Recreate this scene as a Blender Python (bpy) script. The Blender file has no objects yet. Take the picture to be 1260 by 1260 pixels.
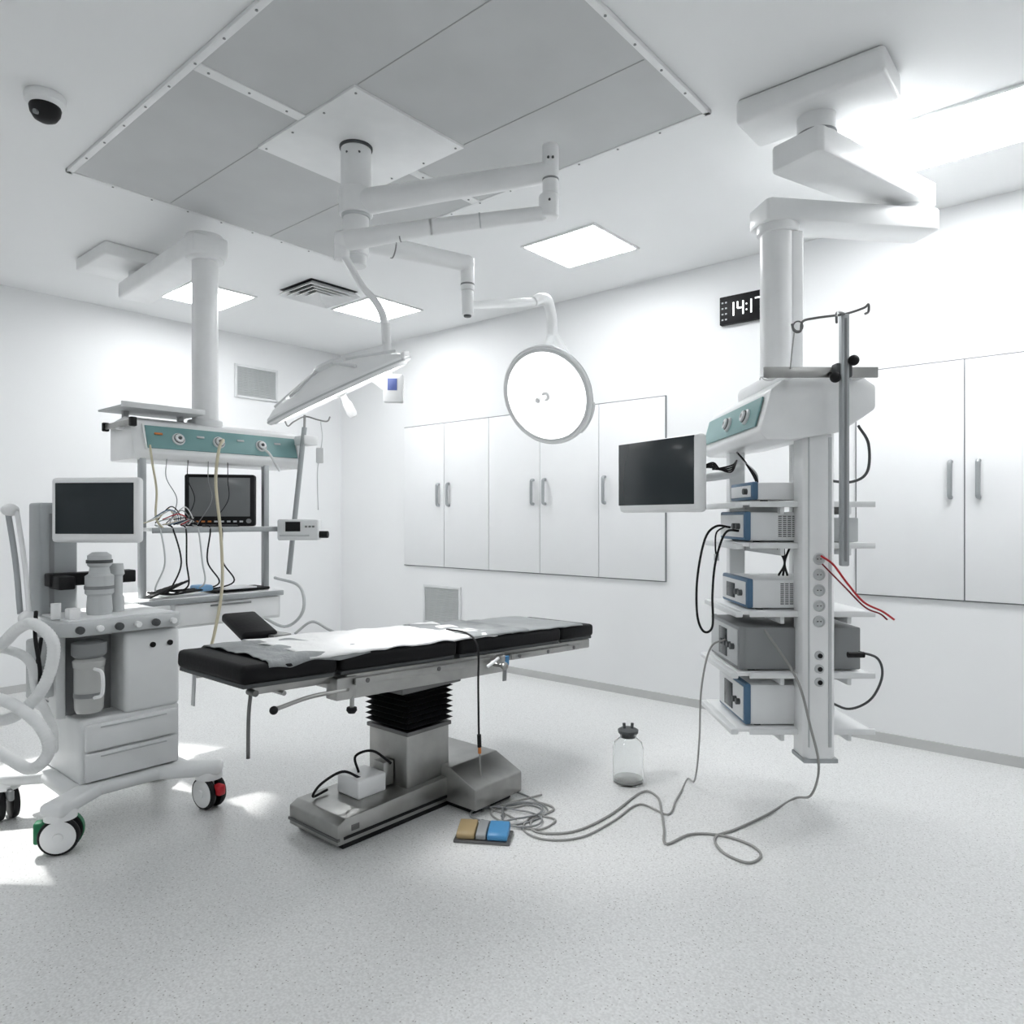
import bpy, bmesh, math, random
from mathutils import Vector, Matrix, Euler, noise
random.seed(3)
YAW=math.radians(40.48); CA,SA=math.cos(YAW),math.sin(YAW)
def W(l,d,z=0.0):
    """survey frame (across, along, up) -> room frame"""
    return Vector((CA*l-SA*d, SA*l+CA*d, z))
CEIL=3.24; WX=-6.73; WY=4.9; EX=2.4; EY=-2.6

# ---------------- materials ----------------
MATS={}
def mat(name,col,rough=0.5,metal=0.0,emit=0.0,ecol=None,var=0.03,scale=6.0,coat=0.0,bump=0.0,trans=0.0,ior=1.45,alpha=1.0,spec=0.5):
    if name in MATS: return MATS[name]
    m=bpy.data.materials.new(name); m.use_nodes=True
    nt=m.node_tree; b=nt.nodes['Principled BSDF']
    tc=nt.nodes.new('ShaderNodeTexCoord'); n=nt.nodes.new('ShaderNodeTexNoise')
    n.inputs['Scale'].default_value=scale; n.inputs['Detail'].default_value=3
    nt.links.new(tc.outputs['Object'],n.inputs['Vector'])
    cr=nt.nodes.new('ShaderNodeValToRGB')
    c1=[max(0,c*(1-var)) for c in col]; c2=[min(1,c*(1+var)) for c in col]
    cr.color_ramp.elements[0].position=.3; cr.color_ramp.elements[1].position=.7
    cr.color_ramp.elements[0].color=(*c1,1); cr.color_ramp.elements[1].color=(*c2,1)
    nt.links.new(n.outputs['Fac'],cr.inputs['Fac']); nt.links.new(cr.outputs['Color'],b.inputs['Base Color'])
    b.inputs['Roughness'].default_value=rough; b.inputs['Metallic'].default_value=metal
    b.inputs['Coat Weight'].default_value=coat; b.inputs['Specular IOR Level'].default_value=spec
    b.inputs['Transmission Weight'].default_value=trans; b.inputs['IOR'].default_value=ior
    b.inputs['Alpha'].default_value=alpha
    if emit>0:
        b.inputs['Emission Color'].default_value=(*(ecol or col),1); b.inputs['Emission Strength'].default_value=emit
    if bump>0:
        bp=nt.nodes.new('ShaderNodeBump'); bp.inputs['Strength'].default_value=bump; bp.inputs['Distance'].default_value=.01
        n2=nt.nodes.new('ShaderNodeTexNoise'); n2.inputs['Scale'].default_value=scale*8
        nt.links.new(tc.outputs['Object'],n2.inputs['Vector'])
        nt.links.new(n2.outputs['Fac'],bp.inputs['Height']); nt.links.new(bp.outputs['Normal'],b.inputs['Normal'])
    MATS[name]=m; return m
WALL=mat('wall_paint',(.875,.885,.892),.5,var=.008,scale=1.5)
CEILM=mat('ceiling_paint',(.90,.91,.915),.6,var=.008,scale=1.5)
WHITE=mat('white_enamel',(.87,.88,.883),.32,coat=.1)
OFFW=mat('offwhite_plastic',(.77,.785,.79),.4)
DOORM=mat('cabinet_laminate',(.88,.89,.90),.5,var=.006)
LGREY=mat('light_grey_plastic',(.54,.56,.565),.45)
GREY=mat('grey_plastic',(.25,.26,.265),.45)
DGREY=mat('dark_grey_plastic',(.065,.07,.073),.5)
BLACK=mat('black_rubber',(.007,.007,.008),.5,var=.1,spec=.3)
PAD=mat('black_vinyl_pad',(.005,.005,.006),.55,var=.1,bump=.1,spec=.2)
SCREEN=mat('screen_glass',(.020,.028,.032),.25,coat=.1,var=.05,spec=.35)
STEEL=mat('brushed_steel',(.38,.38,.37),.34,metal=1.0,var=.08,scale=12)
DSTEEL=mat('dark_steel',(.16,.16,.16),.4,metal=1.0)
ALU=mat('aluminium',(.40,.42,.43),.45,metal=.5)
TEAL=mat('teal_panel',(.20,.37,.37),.4)
BLUE=mat('blue_bezel',(.07,.15,.25),.4)
BBLUE=mat('bright_blue',(.06,.24,.47),.4)
TAN=mat('tan_pedal',(.36,.27,.14),.5)
GREEN=mat('green_brake',(.01,.18,.075),.4)
RED=mat('red_plastic',(.50,.02,.03),.4)
ORANGE=mat('orange_plastic',(.6,.2,.05),.4)
YEL=mat('cream_hose',(.62,.57,.42),.45)
CLOTHG=mat('grey_drape',(.31,.325,.33),.85,var=.14,scale=10,bump=.4)
CLOTHW=mat('white_drape',(.85,.855,.855),.85,bump=.3)
CABLEG=mat('grey_cable',(.31,.31,.30),.5)
HOSE=mat('corrugated_hose',(.82,.835,.835),.4)
GAP=mat('dark_gap',(.20,.21,.22),.7)
SEAM=mat('panel_seam',(.42,.43,.43),.7)
BASEM=mat('skirting_vinyl',(.56,.565,.56),.6)
PANEL=mat('ceiling_luminaire',(1,1,1),.5,emit=13.5,ecol=(.98,.993,1),var=0)
PANELD=mat('ceiling_luminaire_dimmed',(1,1,1),.5,emit=6.5,ecol=(.97,.987,1),var=0)
LAMPM=mat('lamp_face',(1,1,1),.4,emit=1.6,ecol=(1,1,1),var=0)
LED=mat('led_digits',(1,1,1),.4,emit=.9,ecol=(.95,1,1),var=0)
MESHG=mat('laminar_screen',(.60,.61,.615),.8,var=.03,scale=3)
GLASS=mat('clear_glass',(.97,.98,.98),.05,trans=1.0,ior=1.2,var=0)

fl=bpy.data.materials.new('floor_speckled_vinyl'); fl.use_nodes=True
nt=fl.node_tree; b=nt.nodes['Principled BSDF']; b.inputs['Roughness'].default_value=.30
tc=nt.nodes.new('ShaderNodeTexCoord')
def ramp(src,p0,c0,p1,c1):
    r=nt.nodes.new('ShaderNodeValToRGB'); r.color_ramp.elements[0].position=p0; r.color_ramp.elements[1].position=p1
    r.color_ramp.elements[0].color=(*c0,1); r.color_ramp.elements[1].color=(*c1,1); nt.links.new(src,r.inputs['Fac']); return r
def tex(sc,det=2):
    n=nt.nodes.new('ShaderNodeTexNoise'); n.inputs['Scale'].default_value=sc; n.inputs['Detail'].default_value=det
    nt.links.new(tc.outputs['Object'],n.inputs['Vector']); return n
base=ramp(tex(115,3).outputs['Fac'],.38,(.66,.665,.66),.62,(.78,.788,.785))
v=nt.nodes.new('ShaderNodeTexVoronoi'); v.inputs['Scale'].default_value=82; nt.links.new(tc.outputs['Object'],v.inputs['Vector'])
s1=ramp(v.outputs['Distance'],.16,(0,0,0),.25,(1,1,1))
sel=ramp(v.outputs['Color'],.38,(0,0,0),.46,(1,1,1))
mx=nt.nodes.new('ShaderNodeMath'); mx.operation='MAXIMUM'
nt.links.new(s1.outputs['Color'],mx.inputs[0]); nt.links.new(sel.outputs['Color'],mx.inputs[1])
mm=nt.nodes.new('ShaderNodeMix'); mm.data_type='RGBA'
nt.links.new(mx.outputs[0],mm.inputs['Factor']); mm.inputs['A'].default_value=(.37,.36,.35,1)
nt.links.new(base.outputs['Color'],mm.inputs['B']); nt.links.new(mm.outputs['Result'],b.inputs['Base Color'])
FLOOR=fl

# ---------------- builders ----------------
class O:
    def __init__(s,name,off=(0,0,0),survey=False,parent=None,rot=None,noyaw=False):
        s.e=bpy.data.objects.new(name,None); bpy.context.collection.objects.link(s.e); s.e.empty_display_size=.1
        s.off=Vector(off)
        if parent:
            s.e.parent=parent.e; s.e.location=parent.P(off); s.e.rotation_euler=rot or (0,0,0)
        elif survey:
            s.e.location=W(*off); s.e.rotation_euler=(0,0,YAW)
        else:
            s.e.location=off
            if rot: s.e.rotation_euler=rot
    def P(s,v): return Vector(v)-s.off
def fin(o,name,bm,m,loc,smooth=0,quat=None,rot=None):
    me=bpy.data.meshes.new(name); bmesh.ops.recalc_face_normals(bm,faces=bm.faces[:]); bm.to_mesh(me); bm.free()
    ob=bpy.data.objects.new(name,me); bpy.context.collection.objects.link(ob); me.materials.append(m)
    if o is not None: ob.parent=o.e; ob.location=o.P(loc)
    else: ob.location=loc
    if quat is not None: ob.rotation_mode='QUATERNION'; ob.rotation_quaternion=quat
    elif rot: ob.rotation_euler=rot
    if smooth: 
        for p in me.polygons: p.use_smooth=True
        if smooth==2:
            try: me.set_sharp_from_angle(angle=math.radians(35))
            except Exception: pass
    return ob
def box(o,name,c,size,m,rot=None,bev=.004):
    bm=bmesh.new(); bmesh.ops.create_cube(bm,size=1); bmesh.ops.scale(bm,vec=size,verts=bm.verts)
    bv=min(bev,min(size)*.4)
    if bv>0: bmesh.ops.bevel(bm,geom=bm.edges[:],offset=bv,segments=3 if bv>.008 else 2,affect='EDGES',profile=.5)
    return fin(o,name,bm,m,c,2,rot=rot)
def bx(o,name,x0,x1,y0,y1,z0,z1,m,bev=.004,rot=None):
    return box(o,name,((x0+x1)/2,(y0+y1)/2,(z0+z1)/2),(abs(x1-x0),abs(y1-y0),abs(z1-z0)),m,rot,bev)
def cyl(o,name,a,b_,r,m,r2=None,n=32,bev=0):
    a=Vector(a); b_=Vector(b_); dv=b_-a
    bm=bmesh.new(); bmesh.ops.create_cone(bm,cap_ends=True,segments=n,radius1=r,radius2=r if r2 is None else r2,depth=dv.length)
    if bev>0:
        ed=[e for e in bm.edges if abs(e.verts[0].co.z-e.verts[1].co.z)<1e-6]
        bmesh.ops.bevel(bm,geom=ed,offset=bev,segments=3,affect='EDGES',profile=.5)
    return fin(o,name,bm,m,(a+b_)/2,2,quat=Vector((0,0,1)).rotation_difference(dv.normalized()))
def sph(o,name,c,r,m,sc=(1,1,1)):
    bm=bmesh.new(); bmesh.ops.create_uvsphere(bm,u_segments=24,v_segments=16,radius=r); bmesh.ops.scale(bm,vec=sc,verts=bm.verts)
    return fin(o,name,bm,m,c,1)
def lathe(o,name,prof,m,loc,axis=(0,0,1),n=48):
    bm=bmesh.new(); rings=[]
    for r,z in prof:
        if r<1e-5: rings.append([bm.verts.new((0,0,z))])
        else: rings.append([bm.verts.new((r*math.cos(2*math.pi*i/n),r*math.sin(2*math.pi*i/n),z)) for i in range(n)])
    for A,B in zip(rings,rings[1:]):
        for i in range(n):
            j=(i+1)%n
            if len(A)==1 and len(B)==1: continue
            if len(A)==1: bm.faces.new((A[0],B[i],B[j]))
            elif len(B)==1: bm.faces.new((A[i],A[j],B[0]))
            else: bm.faces.new((A[i],A[j],B[j],B[i]))
    return fin(o,name,bm,m,loc,2,quat=Vector((0,0,1)).rotation_difference(Vector(axis).normalized()))
def prism(o,name,poly,ax,a0,a1,m,bev=.006):
    """extrude polygon. ax y:(x,z) x:(y,z) z:(x,y)"""
    f={'y':lambda p,t:(p[0],t,p[1]),'x':lambda p,t:(t,p[0],p[1]),'z':lambda p,t:(p[0],p[1],t)}[ax]
    cen=Vector(f((sum(p[0] for p in poly)/len(poly),sum(p[1] for p in poly)/len(poly)),(a0+a1)/2))
    bm=bmesh.new(); A=[bm.verts.new(Vector(f(p,a0))-cen) for p in poly]; B=[bm.verts.new(Vector(f(p,a1))-cen) for p in poly]
    k=len(poly); bm.faces.new(A); bm.faces.new(B[::-1])
    for i in range(k): bm.faces.new((A[i],A[(i+1)%k],B[(i+1)%k],B[i]))
    bmesh.ops.recalc_face_normals(bm,faces=bm.faces[:])
    if bev>0: bmesh.ops.bevel(bm,geom=bm.edges[:],offset=bev,segments=2,affect='EDGES',profile=.5)
    return fin(o,name,bm,m,cen,2)
def smoothpts(pts,k=8):
    P=[Vector(p) for p in pts]
    if len(P)<3: return P
    out=[]; Q=[P[0]*2-P[1]]+P+[P[-1]*2-P[-2]]
    for i in range(1,len(Q)-2):
        for j in range(k):
            t=j/k; a,b_,c,d=Q[i-1],Q[i],Q[i+1],Q[i+2]
            out.append(.5*((2*b_)+(c-a)*t+(2*a-5*b_+4*c-d)*t*t+(-a+3*b_-3*c+d)*t**3))
    out.append(P[-1]); return out
def tube(o,name,pts,r,m,k=8,n=10,corr=False,r_end=None,flat=1.0):
    S=smoothpts(pts,k)
    if corr:
        L=[0]
        for a,b_ in zip(S,S[1:]): L.append(L[-1]+(b_-a).length)
        step=.0045; T=[]; i=0; t=0
        while t<L[-1]:
            while L[i+1]<t: i+=1
            f=(t-L[i])/max(1e-9,L[i+1]-L[i]); T.append(S[i].lerp(S[i+1],f)); t+=step
        S=T
    c0=S[0].copy(); bm=bmesh.new(); prev=None; up=Vector((0,0,1)); N=len(S)
    t0=(S[1]-S[0]).normalized(); nrm=t0.orthogonal().normalized() if abs(t0.z)>.9 else t0.cross(up).normalized()
    for i,p in enumerate(S):
        t=(S[min(i+1,N-1)]-S[max(i-1,0)]).normalized()
        nrm=(nrm-t*nrm.dot(t)).normalized(); bn=t.cross(nrm)
        rr=r if r_end is None else r+(r_end-r)*i/(N-1)
        if corr: rr=r*(1.0 if i%3 else .91)
        ring=[bm.verts.new(p-c0+nrm*rr*math.cos(2*math.pi*q/n)+bn*rr*flat*math.sin(2*math.pi*q/n)) for q in range(n)]
        if prev:
            for q in range(n): bm.faces.new((prev[q],prev[(q+1)%n],ring[(q+1)%n],ring[q]))
        else: bm.faces.new(ring[::-1])
        prev=ring
    bm.faces.new(prev)
    return fin(o,name,bm,m,c0,1)
def studs(o,name,pts,r,h,m,axis=(0,0,1)):
    bm=bmesh.new(); q=Vector((0,0,1)).rotation_difference(Vector(axis)).to_matrix().to_4x4(); c0=Vector(pts[0])
    for p in pts:
        bmesh.ops.create_cone(bm,cap_ends=True,segments=12,radius1=r,radius2=r*.7,depth=h,matrix=Matrix.Translation(Vector(p)-c0)@q)
    return fin(o,name,bm,m,c0,0)
def sheet(o,name,x0,x1,y0,y1,z,m,amp=.008,sag=.05,seed=0,over=0.02):
    bm=bmesh.new(); nx,ny=40,50; V=[]
    cx=(x0+x1)/2; hw=(x1-x0)/2-over
    for i in range(nx+1):
        row=[]
        for j in range(ny+1):
            x=x0+(x1-x0)*i/nx; y=y0+(y1-y0)*j/ny
            y+=.012*noise.noise(Vector((x*6,seed,0)))*(1 if j in(0,ny) else .5)
            e=abs(x-cx)-hw; zz=z+amp*abs(noise.noise(Vector((x*7+seed,y*7,seed))))*2
            if e>0:
                xx=cx+math.copysign(hw+min(e,.012),x-cx); zz-=sag*(e/over)*(.7+.5*noise.noise(Vector((seed,y*5,3)))) ; x=xx+math.copysign(.004,x-cx)
            row.append(bm.verts.new((x-cx,y-(y0+y1)/2,zz-z)))
        V.append(row)
    for i in range(nx):
        for j in range(ny): bm.faces.new((V[i][j],V[i+1][j],V[i+1][j+1],V[i][j+1]))
    ob=fin(o,name,bm,m,(cx,(y0+y1)/2,z),1)
    md=ob.modifiers.new('thick','SOLIDIFY'); md.thickness=.003; md.offset=1
    return ob

# ---------------- room ----------------
def rbox(name,x0,x1,y0,y1,z0,z1,m): return bx(None,name,x0,x1,y0,y1,z0,z1,m,bev=0)
rbox('floor',WX-.1,EX+.1,EY-.1,WY+.1,-.1,0,FLOOR)
rbox('ceiling',WX-.1,EX+.1,EY-.1,WY+.1,CEIL,CEIL+.1,CEILM)
rbox('wall_back',WX-.1,EX+.1,WY,WY+.1,0,CEIL,WALL)
rbox('wall_left',WX-.1,WX,EY,WY,0,CEIL,WALL)
rbox('wall_right',EX,EX+.1,EY,WY,0,CEIL,WALL)
rbox('wall_front',WX-.1,EX+.1,EY-.1,EY,0,CEIL,WALL)
rbox('baseboard_back',WX,EX,WY-.012,WY,0,.06,BASEM)
rbox('baseboard_left',WX,WX+.012,EY,WY-.012,0,.06,BASEM)

# ceiling luminaires
def lum(x0,x1,y0,y1,pm=None):
    o=O('ceiling_light_panel',((x0+x1)/2,(y0+y1)/2,CEIL))
    t=.018; z0,z1=CEIL-.012,CEIL
    bx(o,'frame_a',x0,x1,y0,y0+t,z0,z1,WHITE,.002); bx(o,'frame_b',x0,x1,y1-t,y1,z0,z1,WHITE,.002)
    bx(o,'frame_c',x0,x0+t,y0+t,y1-t,z0,z1,WHITE,.002); bx(o,'frame_d',x1-t,x1,y0+t,y1-t,z0,z1,WHITE,.002)
    bx(o,'diffuser',x0+t,x1-t,y0+t,y1-t,z0+.004,z1,pm or PANEL,0)
lum(-1.05,.15,3.70,4.27); lum(-3.1,-2.5,3.72,4.27); lum(-5.3,-4.7,3.75,4.3); lum(-6.07,-5.47,2.6,3.15)
for (x,y) in [(-5.7,.3),(-3.2,-.6),(-.6,-.3),(1.2,1.6),(-.6,-1.9)]: lum(x-.3,x+.3,y-.3,y+.3,PANELD)

# ceiling spotlight, lighting the anaesthesia work area
o=O('ceiling_spotlight',(-5.3,1.2,CEIL)); aim=(Vector((-4.0,1.35,0))-Vector((-5.3,1.2,3.12))).normalized(); sc0=Vector((-5.3,1.2,3.12))
lathe(o,'canopy',[(0,0),(.06,0),(.06,-.02),(.02,-.03),(0,-.03)],WHITE,(-5.3,1.2,CEIL)); cyl(o,'stem',(-5.3,1.2,CEIL-.02),(-5.3,1.2,3.16),.012,WHITE)
lathe(o,'housing',[(0,-.05),(.05,-.045),(.06,.0),(.065,.07),(.058,.07),(.05,.02),(0,.02)],WHITE,sc0,aim)
ld=bpy.data.lights.new('spot_beam','SPOT'); ld.energy=420; ld.spot_size=math.radians(30); ld.spot_blend=.25; ld.shadow_soft_size=.05; ld.color=(1,.99,.97)
lo=bpy.data.objects.new('spot_lamp',ld); bpy.context.collection.objects.link(lo); lo.parent=o.e; lo.location=o.P(sc0+aim*.08)
lo.rotation_mode='QUATERNION'; lo.rotation_quaternion=Vector((0,0,-1)).rotation_difference(aim)

# laminar flow ceiling
o=O('laminar_flow_ceiling',(-2.82,2.2,CEIL))
X0,X1,Y0,Y1=-4.24,-1.41,1.34,3.04; zb=CEIL-.02
bx(o,'screens',X0+.03,X1-.03,Y0+.03,Y1-.03,zb+.006,CEIL,MESHG,0)
for nm,a in {'rim_a':(X0,X1,Y0,Y0+.03),'rim_b':(X0,X1,Y1-.03,Y1),'rim_c':(X0,X0+.03,Y0,Y1),'rim_d':(X1-.03,X1,Y0,Y1)}.items():
    bx(o,nm,*a,zb,CEIL,WHITE,.003)
bx(o,'strip_a',-2.875,-2.815,Y0+.03,1.86,zb,CEIL,WHITE,.003); bx(o,'strip_b',-2.875,-2.815,2.52,Y1-.03,zb,CEIL,WHITE,.003)
bx(o,'centre_plate',-3.23,-2.46,1.86,2.52,zb-.006,CEIL,WHITE,.003)
for yy in (1.87,2.51):
    bx(o,'seam',X0+.04,-3.24,yy-.002,yy+.002,zb+.004,CEIL,SEAM,0); bx(o,'seam',-2.45,X1-.04,yy-.002,yy+.002,zb+.004,CEIL,SEAM,0)
sp=[]
k=12
for i in range(k+1):
    x=X0+.02+(X1-X0-.04)*i/k; sp+= [(x,Y0+.015,zb),(x,Y1-.015,zb)]
for i in range(1,8):
    y=Y0+.02+(Y1-Y0-.04)*i/8; sp+=[(X0+.015,y,zb),(X1-.015,y,zb)]
for a in (-3.2,-2.97,-2.72,-2.49):
    sp+=[(a,1.89,zb-.006),(a,2.49,zb-.006)]
for y in (1.42,1.6,1.78,2.6,2.78,2.95): sp.append((-2.845,y,zb))
studs(o,'screws',sp,.006,.006,GREY)

# diffuser vent in ceiling (flared blades)
o=O('ceiling_air_diffuser',(-4.955,3.395,CEIL)); cx,cy=-4.955,3.395
bx(o,'back',cx-.22,cx+.22,cy-.22,cy+.22,CEIL-.003,CEIL,BLACK,0)
for i in range(4):
    a=.235-.052*i; b2=a-.040; bm=bmesh.new(); rr=[]
    for (h,z) in ((a,-.045),(b2,-.006),(b2-.004,-.009),(a-.004,-.049)):
        rr.append([bm.verts.new((sx*h,sy*h,z)) for sx,sy in((-1,-1),(1,-1),(1,1),(-1,1))])
    for A,B in zip(rr,rr[1:]+rr[:1]):
        for q in range(4): bm.faces.new((A[q],A[(q+1)%4],B[(q+1)%4],B[q]))
    fin(o,'blade',bm,WHITE,(cx,cy,CEIL))
# wall vents
def vent(name,c,w,h,axis):
    o=O(name,c); x,y,z=c
    n=int(h/.016)
    if axis=='x':
        bx(o,'back',x,x+.008,y-w/2,y+w/2,z-h/2,z+h/2,LGREY,0)
        for s in(-1,1): bx(o,'side',x,x+.02,y+s*w/2-.012,y+s*w/2+.012,z-h/2-.012,z+h/2+.012,OFFW,.002); bx(o,'rim',x,x+.02,y-w/2,y+w/2,z+s*h/2-.012,z+s*h/2+.012,OFFW,.002)
        for i in range(n): box(o,'slat',(x+.010,y,z-h/2+(i+.5)*h/n),(.014,w,.003),LGREY,(0,math.radians(50),0),0)
    else:
        bx(o,'back',x-w/2,x+w/2,y-.008,y,z-h/2,z+h/2,LGREY,0)
        for s in(-1,1): bx(o,'side',x+s*w/2-.012,x+s*w/2+.012,y-.02,y,z-h/2-.012,z+h/2+.012,OFFW,.002); bx(o,'rim',x-w/2,x+w/2,y-.02,y,z+s*h/2-.012,z+s*h/2+.012,OFFW,.002)
        for i in range(n): box(o,'slat',(x,y-.010,z-h/2+(i+.5)*h/n),(w,.014,.003),LGREY,(math.radians(50),0,0),0)
vent('wall_air_vent',(WX,3.86,2.77),.45,.31,'x')
vent('wall_air_vent',(-5.08,WY,.54),.5,.36,'y')

# cabinets
def cabinet(xs,handles):
    o=O('built_in_wall_cabinet',((xs[0]+xs[-1])/2,WY,1.62)); z0,z1=.915,2.325
    bx(o,'carcass_edge',xs[0]-.005,xs[-1]+.005,WY-.010,WY,z0-.005,z1+.005,GAP,0)
    for a,b_ in zip(xs,xs[1:]): bx(o,'door',a+.0035,b_-.0035,WY-.018,WY-.004,z0+.003,z1-.003,DOORM,.001)
    for h in handles:
        tube(o,'handle',[(h,WY-.016,1.52),(h,WY-.046,1.525),(h,WY-.051,1.56),(h,WY-.051,1.69),(h,WY-.046,1.725),(h,WY-.016,1.73)],.013,ALU,k=4)
cabinet([-5.63,-5.04,-4.45,-3.85,-3.24,-2.64],[-5.11,-4.97,-3.92,-3.79,-3.18])
cabinet([-1.29,-.70,-.10,.5],[-.77,-.63,.43])

# clock
o=O('digital_wall_clock',(-2.04,WY,2.875)); cx,cz=-2.04,2.875; yf=WY-.04
bx(o,'case',cx-.155,cx+.155,yf,WY,cz-.1,cz+.1,BLACK,.006)
def seg7(o,x,z,h,ch):
    w=h*.42; t=.010; S={'1':'bc','4':'fgbc','7':'abc','2':'abged'}[ch]
    pos={'a':(x,z+h/2,w,t),'g':(x,z,w,t),'d':(x,z-h/2,w,t),'f':(x-w/2,z+h/4,t,h/2),'b':(x+w/2,z+h/4,t,h/2),'e':(x-w/2,z-h/4,t,h/2),'c':(x+w/2,z-h/4,t,h/2)}
    for s in S:
        a=pos[s]; bx(o,'segment',a[0]-a[2]/2,a[0]+a[2]/2,yf-.003,yf+.002,a[1]-a[3]/2,a[1]+a[3]/2,LED,0)
seg7(o,cx-.070,cz,.095,'1'); seg7(o,cx+.0,cz,.095,'4'); seg7(o,cx+.058,cz,.095,'1'); seg7(o,cx+.125,cz,.095,'7')
for s in(-.02,.02): bx(o,'colon',cx+.040,cx+.049,yf-.003,yf+.002,cz+s-.005,cz+s+.005,LED,0)
for i in range(2):
    for j in range(4): bx(o,'icon',cx-.138+i*.026,cx-.125+i*.026,yf-.002,yf+.002,cz-.07+j*.04,cz-.06+j*.04,LGREY,0)

# cctv
o=O('dome_security_camera',(-3.57,1.05,CEIL))
lathe(o,'mount',[(0,0),(.075,0),(.08,-.012),(.078,-.035),(.06,-.05),(0,-.05)],WHITE,(-3.57,1.05,CEIL))
lathe(o,'dome',[(.058,0),(.062,-.012),(.058,-.035),(.044,-.058),(.022,-.07),(0,-.072)],BLACK,(-3.57,1.05,CEIL-.045))
cyl(o,'lens',(-3.555,1.03,CEIL-.09),(-3.54,1.0,CEIL-.10),.010,GREY)

# ---------------- operating table ----------------
T=O('operating_table',(-2.66,2.34,0)); cx=-2.66
bx(T,'plinth',cx-.16,cx+.16,1.83,2.6,.0,.035,BLACK,.004)
bx(T,'cross_plinth',cx-.33,cx+.33,2.45,2.72,.0,.035,BLACK,.004)
prism(T,'base_foot',[(1.79,.03),(1.79,.115),(1.83,.135),(2.5,.15),(2.5,.03)],'x',cx-.18,cx+.18,STEEL,.006)
prism(T,'cross_foot',[(cx-.37,.03),(cx-.37,.12),(cx-.2,.2),(cx+.2,.2),(cx+.37,.13),(cx+.37,.03)],'y',2.42,2.76,STEEL,.008)
bx(T,'foot_trim',cx-.184,cx+.184,1.785,1.80,.05,.062,DSTEEL,.002)
bx(T,'foot_badge',cx+.178,cx+.183,1.86,1.90,.075,.10,DSTEEL,.001)
bx(T,'side_trim',cx+.178,cx+.184,1.82,2.42,.05,.062,BLACK,.001)
bx(T,'column',cx-.142,cx+.142,2.205,2.475,.13,.40,STEEL,.01)
bx(T,'column_collar',cx-.15,cx+.15,2.197,2.483,.385,.405,DSTEEL,.004)
for i in range(7):
    z=.41+.026*i; bm=bmesh.new(); rings=[]
    for (s,zz) in [(.88,0),(1.04,.013),(.88,.026)]:
        rings.append([bm.verts.new((a*.150*s,b_*.142*s,zz)) for a,b_ in ((-1,-1),(1,-1),(1,1),(-1,1))])
    for A,B in zip(rings,rings[1:]):
        for q in range(4): bm.faces.new((A[q],A[(q+1)%4],B[(q+1)%4],B[q]))
    bm.faces.new(rings[0][::-1]); bm.faces.new(rings[-1])
    fin(T,'bellows',bm,BLACK,(cx,2.34,z))
bx(T,'head_plate',cx-.17,cx+.17,2.15,2.53,.59,.64,DSTEEL,.006)
# power box on foot
bx(T,'power_unit',cx-.09,cx+.07,1.98,2.14,.138,.225,WHITE,.01)
bx(T,'power_bracket',cx-.03,cx+.05,2.14,2.2,.15,.26,STEEL,.004)
tube(T,'power_cable',[(cx+.03,2.02,.22),(cx+.02,1.93,.27),(cx-.04,1.86,.22),(cx-.1,1.86,.15),(cx-.12,1.95,.15)],.006,BLACK)
tube(T,'power_cable',[(cx-.02,2.05,.225),(cx-.03,2.04,.30),(cx+.02,2.1,.32),(cx+.08,2.16,.26)],.006,BLACK)
# tilted top
Q=O('table_top',(cx,2.4,.745),parent=T,rot=(math.radians(-2.6),0,0)); Q.off=Vector((0,0,0))
hw=.26
for nm,a,b_,w in (('leg_pad',-1.08,-.665,hw),('seat_pad',-.65,.015,hw),('back_pad',.03,.84,hw),('head_pad',.855,1.18,hw-.01)):
    bx(Q,nm,-w,w,a,b_,.0,.072,PAD,.02)
    bx(Q,nm+'_board',-w+.01,w-.01,a+.01,b_-.01,-.014,.002,DGREY,.003)
for s in(-1,1):
    bx(Q,'side_frame',s*.245-.012,s*.245+.012,-.62,.36,-.115,-.014,STEEL,.004)
    bx(Q,'back_frame',s*.235-.012,s*.235+.012,.36,1.14,-.065,-.014,STEEL,.004)
    bx(Q,'leg_frame',s*.215-.012,s*.215+.012,-1.02,-.62,-.045,-.014,STEEL,.004)
    for (a,b_) in ((-.60,.33),(.38,.98)):
        bx(Q,'accessory_rail',s*.285-.005,s*.285+.005,a,b_,-.055,-.025,STEEL,.003)
        for t in (a+.06,(a+b_)/2,b_-.06): cyl(Q,'rail_spacer',(s*.24,t,-.04),(s*.293,t,-.04),.010,DSTEEL,n=16)
bx(Q,'cross_beam',-.22,.22,-.62,-.56,-.09,-.02,STEEL); bx(Q,'cross_beam',-.22,.22,.33,.39,-.09,-.02,STEEL)
bx(Q,'centre_beam',-.15,.15,-.25,.2,-.12,-.02,DSTEEL); bx(Q,'head_beam',-.2,.2,1.08,1.13,-.045,-.015,STEEL)
bx(Q,'hinge_block',.20,.275,-.68,-.58,-.11,-.02,STEEL,.006); bx(Q,'hinge_block',-.27,-.20,-.66,-.58,-.10,-.02,STEEL,.006)
sheet(Q,'leg_drape',-.275,.262,-.97,-.50,.076,CLOTHG,.012,.035,1)
sheet(Q,'white_drape',-.275,.262,-.80,.30,.083,CLOTHW,.008,.02,5)
sheet(Q,'grey_drape',-.27,.262,.12,.55,.085,CLOTHG,.006,.015,9)
sheet(Q,'pale_drape',-.262,.255,.42,1.06,.078,mat('pale_drape',(.40,.415,.42),.85,var=.06,bump=.2),.005,.010,13)
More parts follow.
